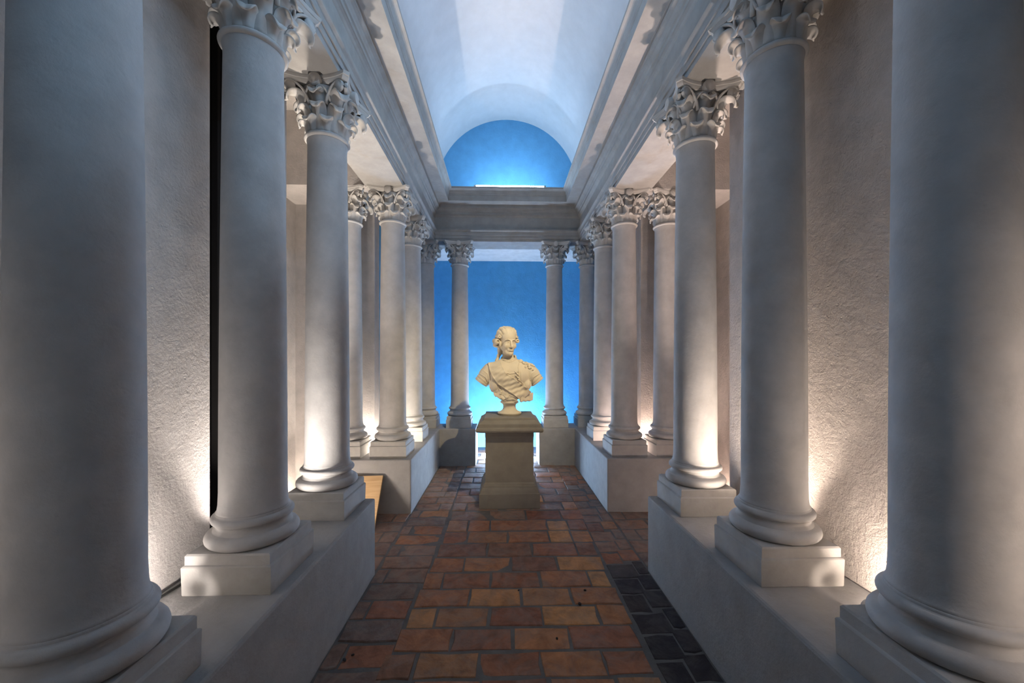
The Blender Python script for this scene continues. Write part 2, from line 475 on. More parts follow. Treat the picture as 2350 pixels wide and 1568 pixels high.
for i in range(6):
    COURSES.append((y - 0.155, y, [-0.60 - 0.02 * (i % 2)] + [-0.45 + 0.29 * k + (0.14 if i % 2 else 0) for k in range(4)] + [0.61]))
    y -= 0.155
y = 3.504
i = 0
while y < 5.9:
    COURSES.append((y, min(y + 0.2, FAR), [-0.53] + [-0.40 + 0.3 * k + (0.13 if i % 2 else 0) for k in range(4)] + [0.63]))
    y += 0.2
    i += 1
for y0, y1, J in COURSES:
    for a, b in zip(J[:-1], J[1:]):
        if b - a > 0.05:
            mat = 'brick'
            if y0 > 3.25 and random.random() < 0.55:
                mat = 'brick_grey'
            if y0 > 5.0 and abs((a + b) / 2) > 0.42:
                continue
            brick(a, b, y0, y1, mat)
# border strips along the low walls, slipped against the middle courses
y = 0.72
i = 0
while y < 5.0:
    h = 0.165
    if y < 3.44:
        brick(-0.875 if i % 2 else -0.80, -0.572 if y < 2.3 else -0.54, y, y + h, 'brick_grey' if random.random() < 0.6 else 'brick')
        if i % 2 == 0:
            brick(-0.878, -0.80, y, y + h, 'brick_grey')
    else:
        brick(-0.875, -0.70 + 0.05 * (i % 2), y, y + h, 'brick_grey')
        brick(-0.70 + 0.05 * (i % 2), -0.535, y, y + h, 'brick_grey')
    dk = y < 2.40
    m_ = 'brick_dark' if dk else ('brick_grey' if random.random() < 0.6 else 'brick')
    sp = 0.78 + 0.03 * math.sin(i * 2.1)
    brick(0.622, sp, y + 0.02, y + 0.02 + h, m_)
    brick(sp, 0.878, y + 0.06, y + 0.06 + h, m_)
    y += h
    i += 1
# paving of the side recesses
for s in (-1, 1):
    y = 2.52
    i = 0
    while y < 3.90:
        xs = [0.885] + [1.0 + 0.3 * k + (0.15 if i % 2 else 0) for k in range(4)] + [2.13]
        for a, b in zip(xs[:-1], xs[1:]):
            if b - a > 0.05:
                xa, xb = sorted((s * a, s * b))
                brick(xa, xb, y, min(y + 0.19, 3.93), 'brick_grey') if y < 3.3 or a > 1.68 else None
        y += 0.19
        i += 1

# ------------------------------------------------------------------ columns
def bell(z):
    z = z - NECK
    pts = [(0.0, 0.100), (0.03, 0.102), (0.12, 0.105), (0.20, 0.116), (0.25, 0.136), (0.27, 0.150)]
    for (a, ra), (b, rb) in zip(pts[:-1], pts[1:]):
        if z <= b:
            return ra + (rb - ra) * (z - a) / (b - a)
    return pts[-1][1]

def leaf_mesh(name, z0, zt, W, R, lean, turn=205, cup=0.010, th=0.0085, base_w=0.86):
    """Plain fleshy leaf: climbs the bell, arches out and curls its rounded tip under."""
    ns, nw = 16, 8
    line = []
    rb = bell(NECK + z0) + 0.003
    rt = bell(NECK + zt - R) + 0.006 + lean
    m = 6
    for i in range(m):
        t = i / m
        line.append((rb + (rt - rb) * t ** 1.8, z0 + (zt - R - z0) * t))
    for i in range(ns - m + 1):
        a = math.radians(180 - turn * i / (ns - m))
        line.append((rt + R + R * math.cos(a), zt - R + R * math.sin(a)))
    L = [0]
    for a, b in zip(line[:-1], line[1:]):
        L.append(L[-1] + math.dist(a, b))
    top, bot = [], []
    for i, (r, z) in enumerate(line):
        t = L[i] / L[-1]
        wv = W * (base_w + (1 - base_w) * min(1, t / 0.5))
        if t > 0.62:
            q = (t - 0.62) / 0.38
            wv *= max(0.30, math.sqrt(max(0, 1 - (q * 0.96) ** 2)))
        d = Vector((line[min(i + 1, len(line) - 1)][0] - line[max(i - 1, 0)][0], 0, line[min(i + 1, len(line) - 1)][1] - line[max(i - 1, 0)][1])).normalized()
        nrm = Vector((d.z, 0, -d.x))           # outward / upper side while climbing
        for j in range(nw + 1):
            v = -1 + 2 * j / nw
            lat = v * wv
            cu = cup * (v * v) * (1 if t < 0.55 else 1 - 0.6 * (t - 0.55) / 0.45)
            rr = r
            # wrap round the bell low down, flatten as the leaf leaves it
            wrap = (lat * lat) / (2 * 0.115) * (1 - 0.75 * min(1, max(0, (t - 0.4) / 0.5)))
            # a raised midrib gives the lip its notch
            rib = 0.003 * math.exp(-(v / 0.22) ** 2)
            p = Vector((rr - wrap, lat, NECK + z)) - nrm * cu + nrm * rib
            e = th * (0.55 + 0.45 * math.sqrt(max(0, 1 - v * v)))
            top.append(p + nrm * e * 0.5)
            bot.append(p - nrm * e * 0.5)
    n1 = nw + 1
    V = top + bot
    o = len(top)
    F = []
    for i in range(ns):
        for j in range(nw):
            a = i * n1 + j
            F.append((a, a + 1, a + n1 + 1, a + n1))
            F.append((o + a, o + a + n1, o + a + n1 + 1, o + a + 1))
    for i in range(ns):
        for j in (0, nw):
            a = i * n1 + j
            F.append((a, a + n1, o + a + n1, o + a))
    for i in (0, ns):
        for j in range(nw):
            a = i * n1 + j
            F.append((a, a + 1, o + a + 1, o + a))
    return mesh(name, V, F, True)

def spiral_pts(c, ex, ez, R, turns, a0, n=34, sgn=1):
    """Spiral in the plane (ex, ez) about c, from the outer radius R inward, starting at angle a0."""
    out = []
    for i in range(n + 1):
        t = i / n
        a = a0 + sgn * turns * 2 * PI * t
        r = R * (1 - 0.86 * t)
        out.append(c + ex * (r * math.cos(a)) + ez * (r * math.sin(a)))
    return out

def volute_mesh(side):
    """Corner scroll; local x points along the diagonal, the scroll faces sideways."""
    ex = Vector((math.cos(side * 0.42), -side * math.sin(side * 0.42) * side, 0)).normalized()
    ez = Vector((0, 0, 1))
    c = Vector((0.206, side * 0.020, NECK + 0.236))
    R = 0.030
    ring = spiral_pts(c, ex, ez, R, 1.9, PI / 2, sgn=-1)
    start = Vector((0.118, side * 0.052, NECK + 0.165))
    stem = []
    p0, p1, p2 = start, Vector((0.140, side * 0.046, NECK + 0.258)), ring[0]
    for i in range(9):
        t = i / 9
        stem.append(p0 * (1 - t) ** 2 + p1 * 2 * t * (1 - t) + p2 * t * t)
    pts = stem + ring
    rad = [0.0075] * len(stem) + [0.0078 - 0.004 * i / len(ring) for i in range(len(ring))]
    me1 = tube('volute', pts, rad, 6, flat=1.5)
    # scroll body behind the ridge
    V = [tuple(v.co) for v in me1.vertices]
    F = [tuple(p.vertices) for p in me1.polygons]
    nrm = ex.cross(ez).normalized()
    o = len(V)
    k = 18
    for s2 in (-0.009, 0.005):
        V += [tuple(c + nrm * s2 * side + ex * (R * 0.9 * math.cos(2 * PI * i / k)) + ez * (R * 0.9 * math.sin(2 * PI * i / k))) for i in range(k)]
    F += [(o + i, o + (i + 1) % k, o + k + (i + 1) % k, o + k + i) for i in range(k)]
    F += [tuple(range(o, o + k)), tuple(range(o + k, o + 2 * k))]
    return mesh('volute', V, F, True)

def helix_mesh(side):
    """Small scroll beside the boss in the middle of a face; local x points out of the face."""
    ex, ez = Vector((0, side, 0)), Vector((0, 0, 1))
    c = Vector((0.150, side * 0.021, NECK + 0.232))
    R = 0.018
    ring = spiral_pts(c, ex, ez, R, 1.7, PI / 2, 26, sgn=1)
    p0, p1, p2 = Vector((0.118, side * 0.070, NECK + 0.175)), Vector((0.140, side * 0.060, NECK + 0.252)), ring[0]
    stem = [p0 * (1 - i / 8) ** 2 + p1 * 2 * (i / 8) * (1 - i / 8) + p2 * (i / 8) ** 2 for i in range(8)]
    pts = stem + ring
    me1 = tube('helix', pts, [0.006] * len(stem) + [0.0062 - 0.003 * i / len(ring) for i in range(len(ring))], 6, up=Vector((1, 0, 0)))
    V = [tuple(v.co) for v in me1.vertices]
    F = [tuple(p.vertices) for p in me1.polygons]
    o, k = len(V), 14
    for xo in (-0.03, 0.001):
        V += [tuple(c + Vector((xo, 0, 0)) + ex * (R * .9 * math.cos(2 * PI * i / k)) + ez * (R * .9 * math.sin(2 * PI * i / k))) for i in range(k)]
    F += [(o + i, o + (i + 1) % k, o + k + (i + 1) % k, o + k + i) for i in range(k)] + [tuple(range(o, o + k)), tuple(range(o + k, o + 2 * k))]
    return mesh('helix', V, F, True)

def abacus_mesh():
    """Slab with four hollowed sides and cut corners, moulded in three steps."""
    ring = []
    for q in range(4):
        a = q * PI / 2
        ca, sa = math.cos(a), math.sin(a)
        for i in range(13):
            t = -1 + 2 * i / 12
            y = t * 0.172
            x = 0.150 + 0.047 * t * t
            ring.append((x * ca - y * sa, x * sa + y * ca))
    n = len(ring)
    lv = [(0.266, 0.90), (0.272, 0.925), (0.279, 0.95), (0.286, 0.958), (0.288, 0.985), (0.298, 1.0), (0.306, 1.0)]
    V, F = [], []
    for z, s in lv:
        V += [(x * s, y * s, NECK + z) for x, y in ring]
    for k in range(len(lv) - 1):
        F += [(k * n + i, k * n + (i + 1) % n, (k + 1) * n + (i + 1) % n, (k + 1) * n + i) for i in range(n)]
    F += [tuple(range(n)), tuple(range((len(lv) - 1) * n, len(lv) * n))]
    me = mesh('abacus', V, F, True)
    me.set_sharp_from_angle(angle=0.6)
    return me

def fleuron_mesh():
    V, F = [], []
    k = 20
    prof = [(0.033, -0.03), (0.033, 0.008), (0.030, 0.013), (0.020, 0.0155), (0.0, 0.0165)]
    for r, x in prof:
        V += [(0.160 + x, r * math.cos(2 * PI * i / k), NECK + 0.278 + 1.08 * r * math.sin(2 * PI * i / k) - 0.25 * x) for i in range(k)]
    for q in range(len(prof) - 1):
        F += [(q * k + i, q * k + (i + 1) % k, (q + 1) * k + (i + 1) % k, (q + 1) * k + i) for i in range(k)]
    F.append(tuple(range(k)))
    me = mesh('fleuron', V, F, True)
    me.set_sharp_from_angle(angle=0.7)
    return me

CM = {}
CM['plinth'] = square_lathe('plinth', [(0.160, DADO - 0.004), (0.163, DADO + 0.004), (0.165, DADO + 0.105), (0.162, DADO + 0.109), (0.157, DADO + 0.112), (0.157, PLINTH - 0.006), (0.152, PLINTH)])
CM['base'] = lathe('base', [(0.150, PLINTH - 0.002)] + arc(0.141, PLINTH + 0.026, 0.026, -90, 90, 8) + [(0.139, PLINTH + 0.054), (0.139, PLINTH + 0.058)]
                   + [(0.132, PLINTH + 0.064), (0.130, PLINTH + 0.071), (0.132, PLINTH + 0.078), (0.136, PLINTH + 0.081)]
                   + arc(0.131, PLINTH + 0.098, 0.016, -80, 90, 7) + [(0.131, PLINTH + 0.116), (0.131, PLINTH + 0.122), (0.125, PLINTH + 0.126)], 56)
shaft = [(0.131, PLINTH + 0.120), (0.1255, PLINTH + 0.130), (0.1225, PLINTH + 0.150), (0.1205, PLINTH + 0.20)]
for i in range(1, 13):
    t = i / 12
    shaft.append((0.1205 - 0.0145 * t ** 1.6, PLINTH + 0.20 + (NECK - 0.045 - PLINTH - 0.20) * t))
shaft += [(0.107, NECK - 0.02), (0.110, NECK - 0.004), (0.111, NECK + 0.002)]
CM['shaft'] = lathe('shaft', shaft, 64)
CM['astragal'] = lathe('astragal', [(0.108, NECK - 0.001), (0.112, NECK)] + arc(0.113, NECK + 0.012, 0.011, -80, 80, 6) + [(0.112, NECK + 0.024), (0.108, NECK + 0.030), (0.100, NECK + 0.032)], 48)
CM['capital'] = lathe('capital', [(bell(NECK + z), NECK + z) for z in (0.01, 0.03, 0.07, 0.12, 0.16, 0.20, 0.23, 0.25, 0.262)], 40)
CM['leaf1'] = leaf_mesh('leaf', 0.028, 0.094, 0.036, 0.016, 0.004, turn=215)
CM['leaf2'] = leaf_mesh('leaf', 0.028, 0.158, 0.040, 0.021, 0.008, turn=215)
CM['leaf3'] = leaf_mesh('leaf', 0.110, 0.222, 0.042, 0.026, 0.004, turn=190, cup=0.018)
CM['leaf4'] = leaf_mesh('leaf', 0.100, 0.212, 0.040, 0.036, 0.026, turn=200, cup=0.020, th=0.010)
CM['vol+'], CM['vol-'] = volute_mesh(1), volute_mesh(-1)
CM['hel+'], CM['hel-'] = helix_mesh(1), helix_mesh(-1)
CM['abacus'] = abacus_mesh()
CM['fleuron'] = fleuron_mesh()
for k, me in CM.items():
    me.materials.append(M['column' if k in ('shaft', 'base', 'astragal') else 'plinth' if k == 'plinth' else 'capital'])
    # meshes are drawn at absolute heights; drop them to the column's own foot
    me.transform(Matrix.Translation((0, 0, -DADO)))

def column(x, y, label, group, rz=0):
    t = tag(empty('column', (x, y, DADO), rz), label, 'column', group, 'thing')
    obj('plinth', CM['plinth'], None, t)
    obj('base', CM['base'], None, t)
    obj('shaft', CM['shaft'], None, t, rot=(0, 0, random.uniform(0, 6)))
    obj('astragal', CM['astragal'], None, t)
    cap = obj('capital', CM['capital'], None, t)
    jit = lambda: random.uniform(-0.03, 0.03)
    for q in range(8):
        obj('leaf', CM['leaf1'], None, cap, rot=(0, 0, (q + 0.5) * PI / 4 + jit()))
        obj('leaf', CM['leaf2'], None, cap, rot=(0, 0, q * PI / 4 + jit()))
        obj('leaf', CM['leaf4' if q % 2 else 'leaf3'], None, cap, rot=(0, 0, q * PI / 4))
    for q in range(4):
        for s in '+-':
            obj('volute', CM['vol' + s], None, cap, rot=(0, 0, PI / 4 + q * PI / 2))
            obj('helix', CM['hel' + s], None, cap, rot=(0, 0, q * PI / 2))
        obj('fleuron', CM['fleuron'], None, cap, rot=(0, 0, q * PI / 2))
    obj('abacus', CM['abacus'], None, cap)
    return t

G = 'plain-leaved Corinthian columns of the hall'
ORD = ['nearest the camera, cut by the picture edge', 'second from the front, beside the black slot', 'third from the front, before the recess',
       'fourth from the front, before the paired inner columns', 'fifth from the front, half hidden', 'last of its row, beside the end columns']
ORDR = ['nearest the camera, cut by the picture edge', 'second from the front, beside the tan wall', 'third from the front, before the recess',
        'fourth from the front, before the paired inner columns', 'fifth from the front, half hidden', 'last of its row, beside the end columns']
for i, y in enumerate(ROWS):
    column(-COLX, y, 'grey column of the left row, ' + ORD[i], G)
    column(COLX, y, 'grey column of the right row, ' + ORDR[i], G)
column(-ARMX, ROWS[3], 'slim grey column set outside its left twin in the recess', G)
column(ARMX, ROWS[3], 'slim grey column set outside its right twin in the recess', G)
column(-ENDX, ROWS[5], 'grey column just left of the blue end opening', G)
column(ENDX, ROWS[5], 'grey column just right of the blue end opening', G)

# ------------------------------------------------------------------ pedestal
PY = 3.815
ped = tag(empty('pedestal', (0, PY, 0)), 'square stone pedestal with moulded cap carrying the bust', 'pedestal')
obj('plinth', square_lathe('plinth', [(0.276, -0.006), (0.280, 0.002), (0.280, 0.132), (0.276, 0.137)]), 'pedestal', ped)
obj('base_moulding', square_lathe('base_moulding', [(0.272, 0.137), (0.270, 0.142), (0.263, 0.160), (0.252, 0.180), (0.247, 0.184), (0.247, 0.194), (0.240, 0.198), (0.236, 0.214), (0.227, 0.225)]), 'pedestal', ped)
obj('die', square_lathe('die', [(0.225, 0.222), (0.225, 0.640), (0.228, 0.655), (0.228, 0.700)]), 'pedestal', ped)
obj('cap_moulding', square_lathe('cap_moulding', [(0.235, 0.690), (0.262, 0.694), (0.298, 0.702), (0.306, 0.708), (0.310, 0.722), (0.306, 0.738), (0.292, 0.744), (0.289, 0.748), (0.289, 0.776), (0.284, 0.780)]), 'pedestal', ped)
obj('cap', square_lathe('cap', [(0.282, 0.780), (0.268, 0.788), (0.252, 0.800), (0.246, 0.806), (0.240, 0.808), (0.238, 0.826), (0.233, 0.830)]), 'pedestal', ped)

# ------------------------------------------------------------------ bust (distance fields turned into one continuous surface)
def surface_nets(Fd, org, h):
    nx, ny, nz = Fd.shape
    ins = Fd < 0
    cnt = np.zeros((nx - 1, ny - 1, nz - 1), np.int8)
    acc = np.zeros((nx - 1, ny - 1, nz - 1, 3), np.float32)
    sl = lambda o, n: slice(o, n - 1 + o)
    corners = [(i, j, k) for i in (0, 1) for j in (0, 1) for k in (0, 1)]
    for a in corners:
        for ax in range(3):
            if a[ax] == 0:
                b = list(a)
                b[ax] = 1
                fa = Fd[sl(a[0], nx), sl(a[1], ny), sl(a[2], nz)]
                fb = Fd[sl(b[0], nx), sl(b[1], ny), sl(b[2], nz)]
                m = (fa < 0) != (fb < 0)
                idx = np.nonzero(m)
                va, vb = fa[idx], fb[idx]
                t = va / (va - vb)
                p = np.tile(np.array(a, np.float32), (len(t), 1))
                p[:, ax] += t
                acc[idx] += p
                cnt[idx] += 1
    act = cnt > 0
    ids = np.full(act.shape, -1, np.int64)
    cells = np.argwhere(act)
    ids[act] = np.arange(len(cells))
    Vv = (cells + acc[act] / cnt[act][:, None]) * h + np.array(org)
    faces = []
    for ax in range(3):
        b, c = (ax + 1) % 3, (ax + 2) % 3
        s0 = [slice(1, n_ - 1) for n_ in Fd.shape]
        s1 = [slice(1, n_ - 1) for n_ in Fd.shape]
        s0[ax] = slice(0, Fd.shape[ax] - 1)
        s1[ax] = slice(1, Fd.shape[ax])
        A, B = ins[tuple(s0)], ins[tuple(s1)]
        for flip, m in ((False, A & ~B), (True, ~A & B)):
            e = np.argwhere(m)
            if not len(e):
                continue
            e = e + np.array([0 if q == ax else 1 for q in range(3)])
            def cid(db, dc):
                q = e.copy()
                q[:, b] += db
                q[:, c] += dc
                return ids[q[:, 0], q[:, 1], q[:, 2]]
            quad = np.stack([cid(-1, -1), cid(0, -1), cid(0, 0), cid(-1, 0)], 1)
            faces.append(quad[:, ::-1] if flip else quad)
    Q = np.concatenate(faces)
    Q = Q[(Q >= 0).all(1)]
    return Vv, Q

class Field:
    def __init__(self, lo, hi, h):
        self.lo, self.h = np.array(lo, float), h
        n = np.ceil((np.array(hi) - self.lo) / h).astype(int) + 1
        self.F = np.full(tuple(n), 0.5, np.float32)
        self.ax = [(self.lo[i] + h * np.arange(n[i])).astype(np.float32) for i in range(3)]
        self.T = None                            # optional local frame (3x3 rows, origin)
    def _sub(self, lo, hi):
        s = []
        for i in range(3):
            a = int(np.clip(np.floor((lo[i] - self.lo[i]) / self.h), 0, self.F.shape[i] - 1))
            b = int(np.clip(np.ceil((hi[i] - self.lo[i]) / self.h) + 1, a + 1, self.F.shape[i]))
            s.append(slice(a, b))
        return tuple(s)
    def _grid(self, s):
        return self.ax[0][s[0]][:, None, None], self.ax[1][s[1]][None, :, None], self.ax[2][s[2]][None, None, :]
    def frame(self, R=None, o=None):
        self.T = None if R is None else (np.array(R, float), np.array(o, float))
    def _loc(self, X, Y, Z):
        if self.T is None:
            return X, Y, Z
        R, o = self.T
        X, Y, Z = X - o[0], Y - o[1], Z - o[2]
        return tuple(R[0][i] * X + R[1][i] * Y + R[2][i] * Z for i in range(3))
    def _w(self, p):
        if self.T is None:
            return np.array(p, float)
        R, o = self.T
        return R @ np.array(p, float) + o
    def _mix(self, s, d, k, sub=False):
        A = self.F[s]
        if sub:
            A, d = -A, d
            hh = np.clip(0.5 + 0.5 * (d - A) / k, 0, 1)
            self.F[s] = -(d + (A - d) * hh - k * hh * (1 - hh))
        else:
            hh = np.clip(0.5 + 0.5 * (d - A) / k, 0, 1)
            self.F[s] = d + (A - d) * hh - k * hh * (1 - hh)
    def ell(self, c, r, k=0.01, sub=False):
        cw = self._w(c)
        m = max(r) + 2 * k + 0.012
        s = self._sub(cw - m, cw + m)
        X, Y, Z = self._loc(*self._grid(s))
        q = [(X - c[0]) / r[0], (Y - c[1]) / r[1], (Z - c[2]) / r[2]]
        k0 = np.sqrt(q[0] ** 2 + q[1] ** 2 + q[2] ** 2)
        k1 = np.sqrt((q[0] / r[0]) ** 2 + (q[1] / r[1]) ** 2 + (q[2] / r[2]) ** 2) + 1e-6
        self._mix(s, (k0 * (k0 - 1) / k1).astype(np.float32), k, sub)
    def cap(self, a, b, ra, rb=None, k=0.01, sub=False, ridge=None):
        rb = ra if rb is None else rb
        aw, bw = self._w(a), self._w(b)
        m = max(ra, rb) + 2 * k + 0.012
        s = self._sub(np.minimum(aw, bw) - m, np.maximum(aw, bw) + m)
        X, Y, Z = self._loc(*self._grid(s))
        a, b = np.array(a, float), np.array(b, float)
        d = b - a
        t = np.clip(((X - a[0]) * d[0] + (Y - a[1]) * d[1] + (Z - a[2]) * d[2]) / (d @ d), 0, 1)
        dist = np.sqrt((X - a[0] - d[0] * t) ** 2 + (Y - a[1] - d[1] * t) ** 2 + (Z - a[2] - d[2] * t) ** 2) - (ra + (rb - ra) * t)
        if ridge:
            dist = dist + ridge(X, Y, Z, t)
        self._mix(s, dist.astype(np.float32), k, sub)
    def path(self, pts, r, k=0.004, sub=False):
        for a, b in zip(pts[:-1], pts[1:]):
            self.cap(a, b, r, r, k, sub)
    def cut(self, p, nrm):
        """Remove what lies beyond a plane."""
        X, Y, Z = self._grid((slice(None),) * 3)
        n_ = np.array(nrm, float) / np.linalg.norm(nrm)
        self.F = np.maximum(self.F, ((X - p[0]) * n_[0] + (Y - p[1]) * n_[1] + (Z - p[2]) * n_[2]).astype(np.float32))
    def mesh(self, name):
        Fp = np.pad(self.F, 1, constant_values=0.5)
        Vv, Q = surface_nets(Fp, self.lo - self.h, self.h)
        me = bpy.data.meshes.new(name)
        me.vertices.add(len(Vv))
        me.vertices.foreach_set('co', Vv.astype(np.float32).ravel())
        me.loops.add(Q.size)
        me.polygons.add(len(Q))
        me.polygons.foreach_set('loop_start', np.arange(0, Q.size, 4))
        me.loops.foreach_set('vertex_index', Q.ravel())
        me.update(calc_edges=True)
        me.validate()
        me.shade_smooth()
        return me

def rot(yaw, pitch=0.0, roll=0.0):
    return np.array((Matrix.Rotation(yaw, 3, 'Z') @ Matrix.Rotation(pitch, 3, 'X') @ Matrix.Rotation(roll, 3, 'Y')))

HR, HO = rot(0.38, 0.02, 0.03), (-0.020, 0.0, 0.712)    # the head turns to the viewer's right
bust = tag(empty('bust', (0.004, PY, 0.830)), 'cream plaster bust of a man in wig, armour and sash on the pedestal', 'bust')

class Skin:
    """Front skin of a field: lays paths on the surface seen from the front."""
    def __init__(self, f):
        ins = f.F < 0
        y = f.ax[1][ins.argmax(1)].astype(float)
        y[~ins.any(1)] = np.nan
        self.y, self.f = y, f
    def at(self, u, v, win=3):
        f = self.f
        i, j = int(round((u - f.lo[0]) / f.h)), int(round((v - f.lo[2]) / f.h))
        a = self.y[max(0, i - win):i + win + 1, max(0, j - win):j + win + 1]
        a = a[~np.isnan(a)]
        return float(np.mean(a)) if len(a) else None
    def lay(self, uv, off=0.0, step=0.012):
        out = []
        for (u0, v0), (u1, v1) in zip(uv[:-1], uv[1:]):
            n_ = max(1, int(math.dist((u0, v0), (u1, v1)) / step))
            for q in range(n_):
                u, v = u0 + (u1 - u0) * q / n_, v0 + (v1 - v0) * q / n_
                y = self.at(u, v)
                if y is not None:
                    out.append((u, y - off, v))
        y = self.at(*uv[-1])
        if y is not None:
            out.append((uv[-1][0], y - off, uv[-1][1]))
        return out

def body_field():
    f = Field((-0.345, -0.190, 0.105), (0.335, 0.165, 0.90), 0.0034)
    # waist, then the breastplate as a fuller shell over it
    f.ell((0.000, -0.004, 0.225), (0.170, 0.098, 0.115), 0.02)
    f.ell((0.005, -0.006, 0.175), (0.148, 0.085, 0.070), 0.03)
    f.ell((0.000, 0.006, 0.370), (0.200, 0.122, 0.178), 0.012)
    f.ell((-0.080, -0.030, 0.400), (0.112, 0.090, 0.112), 0.04)
    f.ell((0.085, -0.030, 0.400), (0.112, 0.090, 0.112), 0.04)
    f.ell((-0.140, -0.018, 0.305), (0.062, 0.086, 0.088), 0.012)
    f.ell((0.160, -0.010, 0.300), (0.055, 0.080, 0.070), 0.012)
    # shoulders, neck root
    for s in (-1, 1):
        f.cap((s * 0.040, 0.022, 0.500), (s * 0.185, 0.022, 0.430), 0.052, 0.080, 0.03)
        f.cap((s * 0.185, 0.018, 0.425), (s * 0.222, 0.012, 0.388), 0.084, 0.083, 0.012)
        # lappets round the upper arm
        f.cap((s * 0.222, 0.012, 0.388), (s * 0.290, 0.008, 0.306), 0.078, 0.068, 0.003,
              ridge=lambda X, Y, Z, t: 0.0080 * ((t * 4.0) % 1.0) - 0.004)
    f.cut((-0.203, 0, 0.251), (-0.584, 0, -0.812))
    f.cut((0.226, 0, 0.271), (0.62, 0, -0.785))
    sk = Skin(f)
    # plate rims, neck opening, armhole seams and rivets
    f.path(sk.lay([(-0.196, 0.345), (-0.190, 0.270), (-0.172, 0.232), (-0.140, 0.222), (-0.118, 0.236), (-0.112, 0.285)]), 0.0055, 0.006)
    f.path(sk.lay([(-0.090, 0.455), (-0.060, 0.420), (0.000, 0.404), (0.060, 0.412), (0.085, 0.430)], -0.002), 0.0060, 0.005)
    f.path(sk.lay([(0.110, 0.420), (0.112, 0.330), (0.150, 0.278), (0.192, 0.262), (0.210, 0.290)]), 0.0050, 0.006)
    for s in (-1, 1):
        f.path(sk.lay([(s * 0.262, 0.440), (s * 0.215, 0.405), (s * 0.195, 0.350), (s * 0.197, 0.300)]), 0.0050, 0.005)
        f.path(sk.lay([(s * 0.285, 0.400), (s * 0.232, 0.370), (s * 0.212, 0.320), (s * 0.210, 0.285)]), 0.0045, 0.004)
    for u, v in ((-0.228, 0.382), (-0.216, 0.352), (-0.160, 0.240), (-0.130, 0.240), (0.215, 0.40), (0.205, 0.345), (0.135, 0.30), (0.165, 0.285)):
        y = sk.at(u, v)
        if y is not None:
            f.ell((u, y, v), (0.0058, 0.0058, 0.0058), 0.002)
    f.path(sk.lay([(-0.090, 0.446), (-0.060, 0.411), (0.000, 0.395), (0.060, 0.403), (0.085, 0.421)], 0.004), 0.0050, 0.003, True)
    for s in (-1, 1):
        f.path(sk.lay([(s * 0.292, 0.392), (s * 0.240, 0.360), (s * 0.221, 0.312), (s * 0.219, 0.280)], 0.002), 0.0048, 0.002, True)
    # neck
    f.cap((-0.008, 0.028, 0.480), (-0.016, 0.024, 0.620), 0.064, 0.052, 0.02)
    # head
    f.frame(HR, HO)
    f.ell((0, 0.026, 0.046), (0.082, 0.098, 0.098), 0.02)
    f.ell((0, -0.024, -0.022), (0.063, 0.073, 0.099), 0.02)
    f.ell((0, -0.036, 0.050), (0.067, 0.058, 0.054), 0.02)
    f.cap((-0.006, -0.066, -0.108), (0.006, -0.067, -0.109), 0.019, 0.019, 0.016)
    f.ell((0, -0.082, -0.114), (0.020, 0.018, 0.018), 0.014)
    for s in (-1, 1):
        f.cap((s * 0.052, 0.006, -0.056), (s * 0.020, -0.058, -0.106), 0.017, 0.020, 0.020)
        f.ell((s * 0.044, -0.070, -0.034), (0.022, 0.022, 0.026), 0.022)
        f.ell((s * 0.034, -0.108, -0.006), (0.023, 0.021, 0.0155), 0.010, sub=True)
        f.path([(s * 0.012, -0.0965, 0.016), (s * 0.030, -0.0970, 0.0235), (s * 0.048, -0.086, 0.022), (s * 0.062, -0.070, 0.012)], 0.0032, 0.010)
        f.ell((s * 0.033, -0.0800, -0.006), (0.0185, 0.0145, 0.0125), 0.003)
        f.path([(s * 0.014, -0.0885, -0.008), (s * 0.023, -0.0945, 0.0020), (s * 0.036, -0.0935, 0.0040), (s * 0.052, -0.082, -0.006)], 0.0036, 0.0025)
        f.path([(s * 0.016, -0.0885, -0.0095), (s * 0.027, -0.0905, -0.0155), (s * 0.040, -0.0880, -0.0155), (s * 0.051, -0.082, -0.009)], 0.0026, 0.0035)
        f.ell((s * 0.0345, -0.0945, -0.006), (0.0035, 0.004, 0.0035), 0.002, sub=True)
    # nose
    f.cap((0, -0.094, 0.012), (0, -0.1165, -0.042), 0.0075, 0.0105, 0.010)
    f.ell((0, -0.1180, -0.0455), (0.0115, 0.0115, 0.0100), 0.006)
    for s in (-1, 1):
        f.ell((s * 0.0125, -0.1030, -0.0490), (0.0080, 0.0110, 0.0080), 0.005)
        f.ell((s * 0.0070, -0.1090, -0.0580), (0.0042, 0.006, 0.0045), 0.003, sub=True)
    # mouth
    f.ell((0, -0.086, -0.076), (0.030, 0.014, 0.018), 0.012)
    f.path([(-0.026, -0.0895, -0.0745), (-0.009, -0.1005, -0.0695), (0, -0.1015, -0.0710), (0.009, -0.1005, -0.0695), (0.026, -0.0895, -0.0745)], 0.0036, 0.004)
    f.path([(-0.017, -0.0950, -0.0810), (0, -0.1008, -0.0830), (0.017, -0.0950, -0.0810)], 0.0045, 0.005)
    f.cap((-0.024, -0.0965, -0.0752), (0, -0.1065, -0.0756), 0.0022, 0.0024, 0.002, sub=True)
    f.cap((0.024, -0.0965, -0.0752), (0, -0.1065, -0.0756), 0.0022, 0.0024, 0.002, sub=True)
    f.ell((0, -0.1005, -0.0945), (0.016, 0.008, 0.006), 0.008, sub=True)
    for s in (-1, 1):
        f.ell((s * 0.078, -0.004, -0.022), (0.011, 0.017, 0.030), 0.005)
    f.frame()
    f.cut((0, 0, 0.120), (0, 0, -1))
    return f

